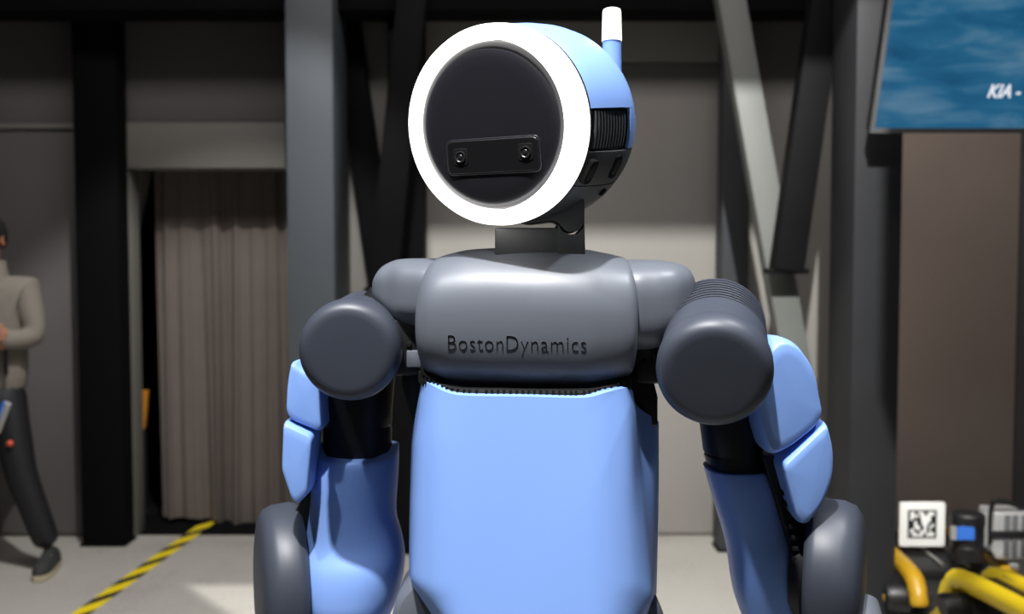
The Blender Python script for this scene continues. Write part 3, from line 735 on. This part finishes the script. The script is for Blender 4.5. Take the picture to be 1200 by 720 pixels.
# ---- hips and legs
def leg(cx, cy, sgn):
    hp = obj('hip_drum', *lathe((cx, cy - .075, 1.075), (0, 1, 0), [(-.004, .001), (-.004, .05), (0, .064), (.012, .072), (.1, .072), (.13, .06), (.132, .001)], 64), 'grey', RB)
    th = obj('thigh', *loft([sring((cx + sgn * .012 * s, cy, 1.05 - .46 * s), (1, 0, 0), (0, -1, 0), .062 * k_, .072 * k_, 2.5, 40) for s, k_ in ((0, .9), (.08, 1.1), (.4, 1.12), (.75, .92), (.95, .8), (1, .6))]), 'blue', RB)
    kn = obj('knee_drum', *lathe((cx + sgn * .012 - .06, cy, .57), (1, 0, 0), [(0, .001), (0, .045), (.006, .056), (.114, .056), (.12, .045), (.12, .001)], 48), 'grey', RB)
    sh = obj('shin', *loft([sring((cx + sgn * .012, cy + .015 * math.sin(3 * s), .56 - .46 * s), (1, 0, 0), (0, -1, 0), .05 * k_, .06 * k_, 2.5, 40) for s, k_ in ((0, .8), (.1, 1), (.35, 1.08), (.8, .72), (1, .65))]), 'grey', RB)
    ft = obj('foot', *bevel(extrude([(cx + sgn * .012 - .05, cy + .09, 0), (cx + sgn * .012 - .05, cy - .15, 0), (cx + sgn * .012 - .05, cy - .16, .03), (cx + sgn * .012 - .05, cy - .06, .075), (cx + sgn * .012 - .05, cy + .06, .1), (cx + sgn * .012 - .05, cy + .095, .06)], (.1, 0, 0)), .008, 3), 'grey_dark', RB)
leg(-.085, 1.345, -1); leg(.125, 1.325, 1)
obj('pelvis', *loft([sring((.02, 1.345, 1.165 - .14 * s), (1, 0, 0), (0, -1, 0), .13 * k_, .09 * k_, 3, 48) for s, k_ in ((0, .8), (.15, .95), (.7, 1), (1, .7))]), 'grey_dark', RB)
# hip cover glimpsed at the bottom edge left of the torso
obj('hip_cover', *lathe(W(497, 742, 1.30), (.25, 1, .1), [(-.004, .001), (-.003, .03), (.003, .045), (.015, .05), (.06, .05), (.062, .001)], 48), 'grey', RB)

# ================================================================== PERSON at the left edge
def skin_body(name, joints, edges, m, parent, sub=2, label=None):
    me = bpy.data.meshes.new(name); me.from_pydata([tuple(Vector(j[0])) for j in joints], edges, [])
    o = bpy.data.objects.new('tmp', me); COL.objects.link(o)
    md = o.modifiers.new('s', 'SKIN'); md.use_smooth_shade = True
    for i, j in enumerate(joints):
        r = j[1] if isinstance(j[1], tuple) else (j[1], j[1]); me.skin_vertices[0].data[i].radius = r
    me.skin_vertices[0].data[0].use_root = True
    s = o.modifiers.new('b', 'SUBSURF'); s.levels = sub; s.render_levels = sub
    bpy.context.view_layer.update()
    ev = bpy.data.meshes.new_from_object(o.evaluated_get(bpy.context.evaluated_depsgraph_get()))
    v = [q.co.copy() for q in ev.vertices]; f = [list(p.vertices) for p in ev.polygons]
    bpy.data.objects.remove(o)
    return obj(name, v, f, m, parent, sharp=180, label=label)
PY = 4.9; PX = wx(-16, PY)
PE = empty('person', (PX, PY, 0), 'person in grey fleece jacket and dark trousers, arms crossed, at the left edge', 'person')
def pp(x, y, z): return (PX + x, PY + y, z)
# body: face and neck, arms' skin, one continuous figure under the clothes
J = [(pp(0, .02, .96), (.10, .07)), (pp(0, .02, 1.10), (.10, .075)), (pp(0, .02, 1.28), (.11, .08)), (pp(0, .03, 1.40), (.085, .06)), (pp(0, .02, 1.50), (.055, .055)), (pp(0, .0, 1.56), (.06, .065)), (pp(0, -.01, 1.64), (.072, .09)), (pp(0, 0, 1.71), (.055, .07)),
     (pp(.18, .02, 1.40), .055), (pp(.21, .0, 1.15), .042), (pp(.10, -.17, 1.14), .034), (pp(.03, -.19, 1.16), .028),
     (pp(-.18, .02, 1.40), .055), (pp(-.21, .0, 1.15), .042), (pp(-.05, -.20, 1.15), .034), (pp(.06, -.215, 1.17), .028),
     (pp(.09, 0, .86), .08), (pp(.17, -.02, .50), .055), (pp(.27, .0, .10), .04),
     (pp(-.09, 0, .86), .08), (pp(-.12, -.03, .50), .055), (pp(-.15, .0, .10), .04)]
E = [(0, 1), (1, 2), (2, 3), (3, 4), (4, 5), (5, 6), (6, 7), (3, 8), (8, 9), (9, 10), (10, 11), (3, 12), (12, 13), (13, 14), (14, 15), (0, 16), (16, 17), (17, 18), (0, 19), (19, 20), (20, 21)]
bd = skin_body('body', J, E, 'skin', PE)
# face details
obj('nose', *loft([sring(pp(0, -.085 - d_, z_), (1, 0, 0), (0, -1, 0), r_, r_, 2, 12) for z_, d_, r_ in ((1.655, 0, .006), (1.635, .008, .009), (1.615, .018, .013), (1.605, .012, .012), (1.598, .0, .006))]), 'skin', bd)
for sx in (-1, 1):
    obj('eye', *lathe(pp(.03 * sx, -.083, 1.648), (0, -1, 0), [(0, .001), (0, .011), (.005, .009), (.008, .004), (.0085, .0005)], 16), 'white', bd)
    obj('pupil', *lathe(pp(.03 * sx, -.0905, 1.648), (0, -1, 0), [(0, .005), (.0015, .004), (.002, .0005)], 12), 'hair', bd)
    obj('ear', *loft([sring(pp(.078 * sx, .0 + q * .006, 1.635), (0, 1, 0), (0, 0, 1), .018 * k_, .03 * k_, 2, 16) for q, k_ in ((0, .6), (0, 1), (1, 1), (1, .6))]) if False else lathe(pp(.070 * sx, .005, 1.632), (sx, .3, 0), [(0, .016), (.008, .024), (.012, .026), (.015, .022), (.012, .012), (.011, .001)], 20), 'skin', bd)
obj('mouth', *loft([sring(pp(x_, -.086 + abs(x_) * .3, 1.575), (0, 1, 0), (0, 0, 1), .006 * k_, .005 * k_, 2, 10) for x_, k_ in ((-.022, .3), (-.012, 1), (0, .8), (.012, 1), (.022, .3))]), 'red' if False else 'skin', bd)
obj('hair', *loft([sring(pp(0, y_, z_), (1, 0, 0), (0, -1, 0), a_, b_, 2.2, 32) for y_, z_, a_, b_ in ((.045, 1.60, .070, .055), (.035, 1.64, .082, .072), (.025, 1.68, .084, .085), (.012, 1.705, .082, .094), (.01, 1.735, .070, .080), (.01, 1.752, .045, .05), (.01, 1.757, .01, .01))]), 'hair', PE)
# jacket
J = [(pp(0, .02, .81), (.18, .135)), (pp(0, .02, 1.02), (.19, .14)), (pp(0, .02, 1.22), (.185, .13)), (pp(0, .03, 1.38), (.17, .11)), (pp(0, .03, 1.475), (.085, .085)),
     (pp(.18, .03, 1.40), .078), (pp(.235, .0, 1.15), .066), (pp(.10, -.15, 1.16), .052),
     (pp(-.18, .03, 1.40), .078), (pp(-.235, .0, 1.15), .066), (pp(-.06, -.185, 1.16), .052), (pp(.05, -.205, 1.175), .045)]
jk = skin_body('jacket', J, [(0, 1), (1, 2), (2, 3), (3, 4), (3, 5), (5, 6), (6, 7), (3, 8), (8, 9), (9, 10), (10, 11)], 'fleece', PE)
obj('collar', *lathe(pp(0, .02, 1.46), (0, 0, 1), [(-.03, .10), (.03, .084), (.075, .078), (.078, .074), (.06, .066), (.0, .072)], 32), 'fleece', jk)
obj('pocket_slit', *extrude([pp(.135, -.112, 1.13), pp(.15, -.110, 1.11), pp(.152, -.110, 1.0), pp(.14, -.112, .97), pp(.13, -.113, 1.02)], (0, -.01, 0), .002), 'black', jk)
obj('chest_badge', *box(PX + .045, PX + .10, PY - .125, PY - .115, 1.30, 1.33, .002), 'sticker', jk)
# hands, crossed arms: five fingers each
def hand(c, d, palm_n, name_par):
    c, d, nn = Vector(c), Vector(d).normalized(), Vector(palm_n).normalized(); s = d.cross(nn).normalized()
    J = [(c, (.026, .02)), (c + d * .045, (.036, .018)), (c + d * .075, (.036, .016))]; E = [(0, 1), (1, 2)]
    h = skin_body('hand', J, E, 'skin', PE, 2)
    for i, l in enumerate((.062, .074, .070, .055)):
        b = c + d * .078 + s * (.019 * (1.5 - i)); 
        pts = [b - d * .015, b + d * l * .45 + nn * -.002, b + d * l * .8 - nn * .012, b + d * l - nn * .022]
        obj('finger', *tube(smooth_path([tuple(x) for x in pts], 3), [.0095] * 10, 10), 'skin', h)
    b = c + d * .03 + s * .03; obj('thumb', *tube(smooth_path([tuple(b), tuple(b + d * .025 + s * .018), tuple(b + d * .055 + s * .022)], 3), .011, 10), 'skin', h)
hand(pp(.045, -.235, 1.185), (1, .12, .12), (0, -1, 0), PE)
hand(pp(.03, -.19, 1.13), (-1, .1, .05), (0, -1, 0), PE)
# trousers
J = [(pp(0, .01, 1.0), (.15, .11)), (pp(0, .01, .87), (.15, .115)), (pp(.10, -.01, .80), .098), (pp(.155, -.03, .50), .078), (pp(.22, -.02, .30), .070), (pp(.275, .0, .11), .066),
     (pp(-.10, .0, .80), .098), (pp(-.12, -.03, .50), .078), (pp(-.14, .0, .30), .070), (pp(-.15, .0, .11), .066)]
tr = skin_body('trousers', J, [(0, 1), (1, 2), (2, 3), (3, 4), (4, 5), (1, 6), (6, 7), (7, 8), (8, 9)], 'denim', PE)
# shoes
def shoe(x, y, yaw):
    c = Vector(pp(x, y, 0)); ca, sa = math.cos(yaw), math.sin(yaw); fwd = Vector((sa, -ca, 0)); sd = Vector((ca, sa, 0))
    plan = [(-.10, .028), (-.09, .036), (-.03, .036), (.04, .043), (.10, .044), (.15, .034), (.17, .016)]
    poly = [c + fwd * a + sd * b for a, b in plan] + [c + fwd * a - sd * b for a, b in reversed(plan)]
    so = obj('shoe', *loft([[p + (c + fwd * .02 - p) * k_ * (1) + Vector((0, 0, z_ + (hz if (p - c).dot(fwd) < .03 else 0))) for p in poly] for k_, z_, hz in ((0.02, .028, 0), (.0, .04, 0), (.06, .06, .01), (.22, .078, .02), (.5, .088, .03))]), 'shoe', PE)
    obj('sole', *loft([[p + (c + fwd * .02 - p) * k_ + Vector((0, 0, z_)) for p in poly] for k_, z_ in ((.05, 0), (-.02, .004), (-.02, .026), (.03, .03))]), 'sole', so)
    for i in range(4):
        q = c + fwd * (.03 + .022 * i) + Vector((0, 0, .088 - .006 * i)); obj('lace', *tube([q - sd * .024, q + Vector((0, 0, .004)), q + sd * .024], .003, 6), 'white' if False else 'sole', so)
shoe(.285, -.03, .15); shoe(-.15, -.03, -.1)
# a blue and white tool in the side pocket with a red tag
o = obj('lanyard_tool', *beam.__globals__['extrude']([pp(.085, -.125, .72), pp(.115, -.125, .705), pp(.17, -.12, .85), pp(.14, -.12, .865)], (0, -.02, 0), .004), 'silver'); tag(o, 'white and blue tool clipped to the person\'s trouser pocket', 'tool')
o.parent = None
obj('grip', *extrude([pp(.080, -.127, .72), pp(.092, -.127, .714), pp(.147, -.122, .858), pp(.135, -.122, .865)], (0, -.021, 0), .002), 'sticker', o)
o2 = obj('red_tag', *lathe(pp(.15, -.105, .655), (0, -1, 0), [(0, .014), (.012, .014), (.016, .009), (.017, .001)], 20), 'red', None); tag(o2, 'small red round tag hanging at the person\'s thigh', 'tag')

# ================================================================== QUADRUPED ROBOTS, bottom right
def quad(x, y, zt_, yaw, shell, label, L=1.0, wd=.24):
    c = Vector((x, y, 0)); f = Vector((math.cos(yaw), math.sin(yaw), 0)); s = Vector((-f.y, f.x, 0))
    e = empty('quadruped_robot', c, label, 'robot', None)
    h = .17
    def B(a0, a1, b0, b1, z0, z1, bev): 
        v, fc = box(a0, a1, b0, b1, z0, z1, bev); return [c + f * q[0] + s * q[1] + Vector((0, 0, q[2])) for q in v], fc
    obj('chassis', *B(-L / 2, L / 2, -wd / 2 + .03, wd / 2 - .03, zt_ - h, zt_ - .03, .02), 'black', e)
    for sg in (-1, 1):
        # long rounded side shells along the back
        pts = [(-L / 2 + .02, zt_ - .10), (-L / 2 + .05, zt_ - .04), (-L / 2 + .16, zt_), (L / 2 - .16, zt_), (L / 2 - .05, zt_ - .04), (L / 2 - .02, zt_ - .10)]
        path = smooth_path([tuple(c + f * a + s * (sg * (wd / 2 - .01)) + Vector((0, 0, z))) for a, z in pts], 5)
        obj('body_shell', *tube(path, [.03] + [.036] * (len(path) - 2) + [.03], 20), shell, e)
        for a in (-L / 2 + .13, L / 2 - .13):
            hp = c + f * a + s * sg * (wd / 2 + .05)
            obj('hip', *lathe(hp + Vector((0, 0, zt_ - .1)) - s * sg * .05, s * sg, [(0, .03), (0, .058), (.07, .06), (.09, .05), (.092, .001)], 32), 'black', e)
            k = hp + Vector((0, 0, zt_ * .46)) - f * .12; ft = hp + Vector((0, 0, .025)) + f * .02
            obj('upper_leg', *tube([hp + Vector((0, 0, zt_ - .1)), (hp + Vector((0, 0, zt_ - .1))) * .5 + k * .5, k], [.045, .042, .03], 16), shell, e)
            obj('lower_leg', *tube([k, (k + ft) / 2, ft], [.025, .018, .014], 14), 'black', e)
            obj('foot', *lathe(ft - Vector((0, 0, .025)), (0, 0, 1), [(0, .012), (.008, .024), (.024, .028), (.04, .022), (.05, .01)], 20), 'rubber', e)
    obj('top_deck', *B(-L / 2 + .14, L / 2 - .14, -wd / 2 + .045, wd / 2 - .045, zt_ - .03, zt_ + .012, .006), 'black', e)
    for sg in (-1, 1):
        obj('payload_rail', *B(-L / 2 + .16, L / 2 - .16, sg * .05 - .008, sg * .05 + .008, zt_ + .012, zt_ + .026, .002), 'metal', e)
    return e, c, f, s
# far quadruped: deep yellow, end-on at the left
qz = W(1075, 640, 4.0).z
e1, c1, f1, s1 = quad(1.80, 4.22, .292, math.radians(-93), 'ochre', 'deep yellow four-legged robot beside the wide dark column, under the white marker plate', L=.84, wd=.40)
e2, c2, f2, s2 = quad(1.70, 3.06, .430, math.radians(-82), 'yellow', 'bright yellow four-legged robot at the bottom right corner, nearest of the two', L=1.0, wd=.16)

# white fiducial plate on the far robot
def plate():
    Y = 4.15; A, B = W(1055, 589, Y), W(1107, 641, Y)
    e = empty('marker_plate', ((A.x + B.x) / 2, Y, B.z), 'white square plate with a black printed marker, standing by the dark column', 'sign')
    pl = roundpoly([(A.x, B.z), (B.x, B.z), (B.x, A.z), (A.x, A.z)], .012, 4)
    obj('plate', *extrude([(p[0], Y, p[1]) for p in pl], (0, .012, 0), .002), 'white', e)
    mb = MB()
    def R(x0, y0, x1, y1): P, Q = W(x0, y0, Y), W(x1, y1, Y); mb.add(*box(P.x, Q.x, Y - .0015, Y + .001, Q.z, P.z))
    # black frame and blotches
    R(1064, 598, 1097, 600); R(1064, 629, 1097, 631); R(1064, 598, 1066, 631); R(1095, 598, 1097, 631)
    for r in ((1072, 600, 1075, 604), (1070, 607, 1079, 611), (1065, 610, 1071, 620), (1076, 602, 1078, 609), (1075, 611, 1080, 616), (1078, 616, 1082, 622), (1083, 600, 1087, 604), (1071, 620, 1074, 624), (1074, 622, 1078, 626), (1088, 612, 1092, 616), (1091, 605, 1096, 614), (1086, 616, 1089, 625), (1091, 618, 1096, 624), (1067, 624, 1069, 629), (1082, 625, 1085, 629)): R(*r)
    mb.build('printed_marker', 'print_black', e)
    b = W(1081, 641, Y); obj('support', *box(b.x - .02, b.x + .02, Y + .01, Y + .03, .325, b.z + .05, .002), 'black', e)
plate()
# lidar puck
def puck():
    Y = 3.95; t, b = W(1133, 601, Y), W(1133, 652, Y); r = 19 / FPX * Y
    e = empty('lidar_sensor', (b.x, Y, b.z), 'black cylindrical lidar sensor with a blue sticker beside the marker plate', 'sensor')
    H_ = t.z - b.z
    obj('housing', *lathe((b.x, Y, b.z - .01), (0, 0, 1), [(0, r * .95), (.01, r * .95), (.01 + H_ * .25, r), (.01 + H_ * .25 + .003, r * .96), (.01 + H_ * .72, r * .96), (.01 + H_ * .72 + .003, r * 1.02), (.01 + H_ * .95, r * 1.02), (.01 + H_, r * .9), (.01 + H_, .001)], 48), 'black', e)
    P, Q = W(1122, 618, Y - r), W(1142, 633, Y - r)
    obj('sticker', *box(P.x, Q.x, Y - r - .001, Y - r + .01, Q.z, P.z), 'sticker', e)
    obj('badge', *box(P.x - .02, P.x - .004, Y - r - .001, Y - r + .02, Q.z, P.z), 'silver', e)
puck()
def payload():
    Y = 3.9; e = empty('payload_box', (W(1190, 650, Y).x, Y + .08, W(1190, 656, Y).z), 'silver slotted payload box with black cable, on the quadruped\'s back', 'equipment')
    P, Q = W(1163, 602, Y), W(1215, 656, Y)
    pl = [(P.x + .012, Y, P.z), (Q.x, Y, P.z + .0), (Q.x, Y, Q.z), (P.x + .02, Y, Q.z), (P.x + .004, Y, Q.z + .03)]
    obj('case', *extrude(pl, (0, .14, 0), .006), 'silver', e)
    for x in (1177, 1186, 1197):
        a, b = W(x, 604, Y), W(x + 5, 652, Y); obj('rib', *box(a.x, b.x, Y - .008, Y + .004, b.z, a.z, .002), 'grey_dark', e)
    a, b = W(1160, 622, Y), W(1218, 630, Y); obj('strap', *box(a.x, b.x, Y - .012, Y + .0, b.z, a.z, .002), 'black', e)
    a = [W(1161, 640, Y+.03), W(1161, 605, Y+.03), W(1163, 592, Y+.03), W(1168, 587, Y + .02), W(1190, 592, Y + .04), W(1205, 602, Y + .06)]
    obj('cable', *tube(smooth_path([tuple(q) for q in a], 6), .010, 10), 'rubber', e)
    for (x, y) in ((1160, 668), (1174, 676), (1186, 664)):
        q = W(x, y, Y - .05); obj('clamp', *lathe(q, (.3, -1, .2), [(0, .012), (.03, .013), (.034, .008), (.035, .001)], 16), 'silver', e1)
payload()
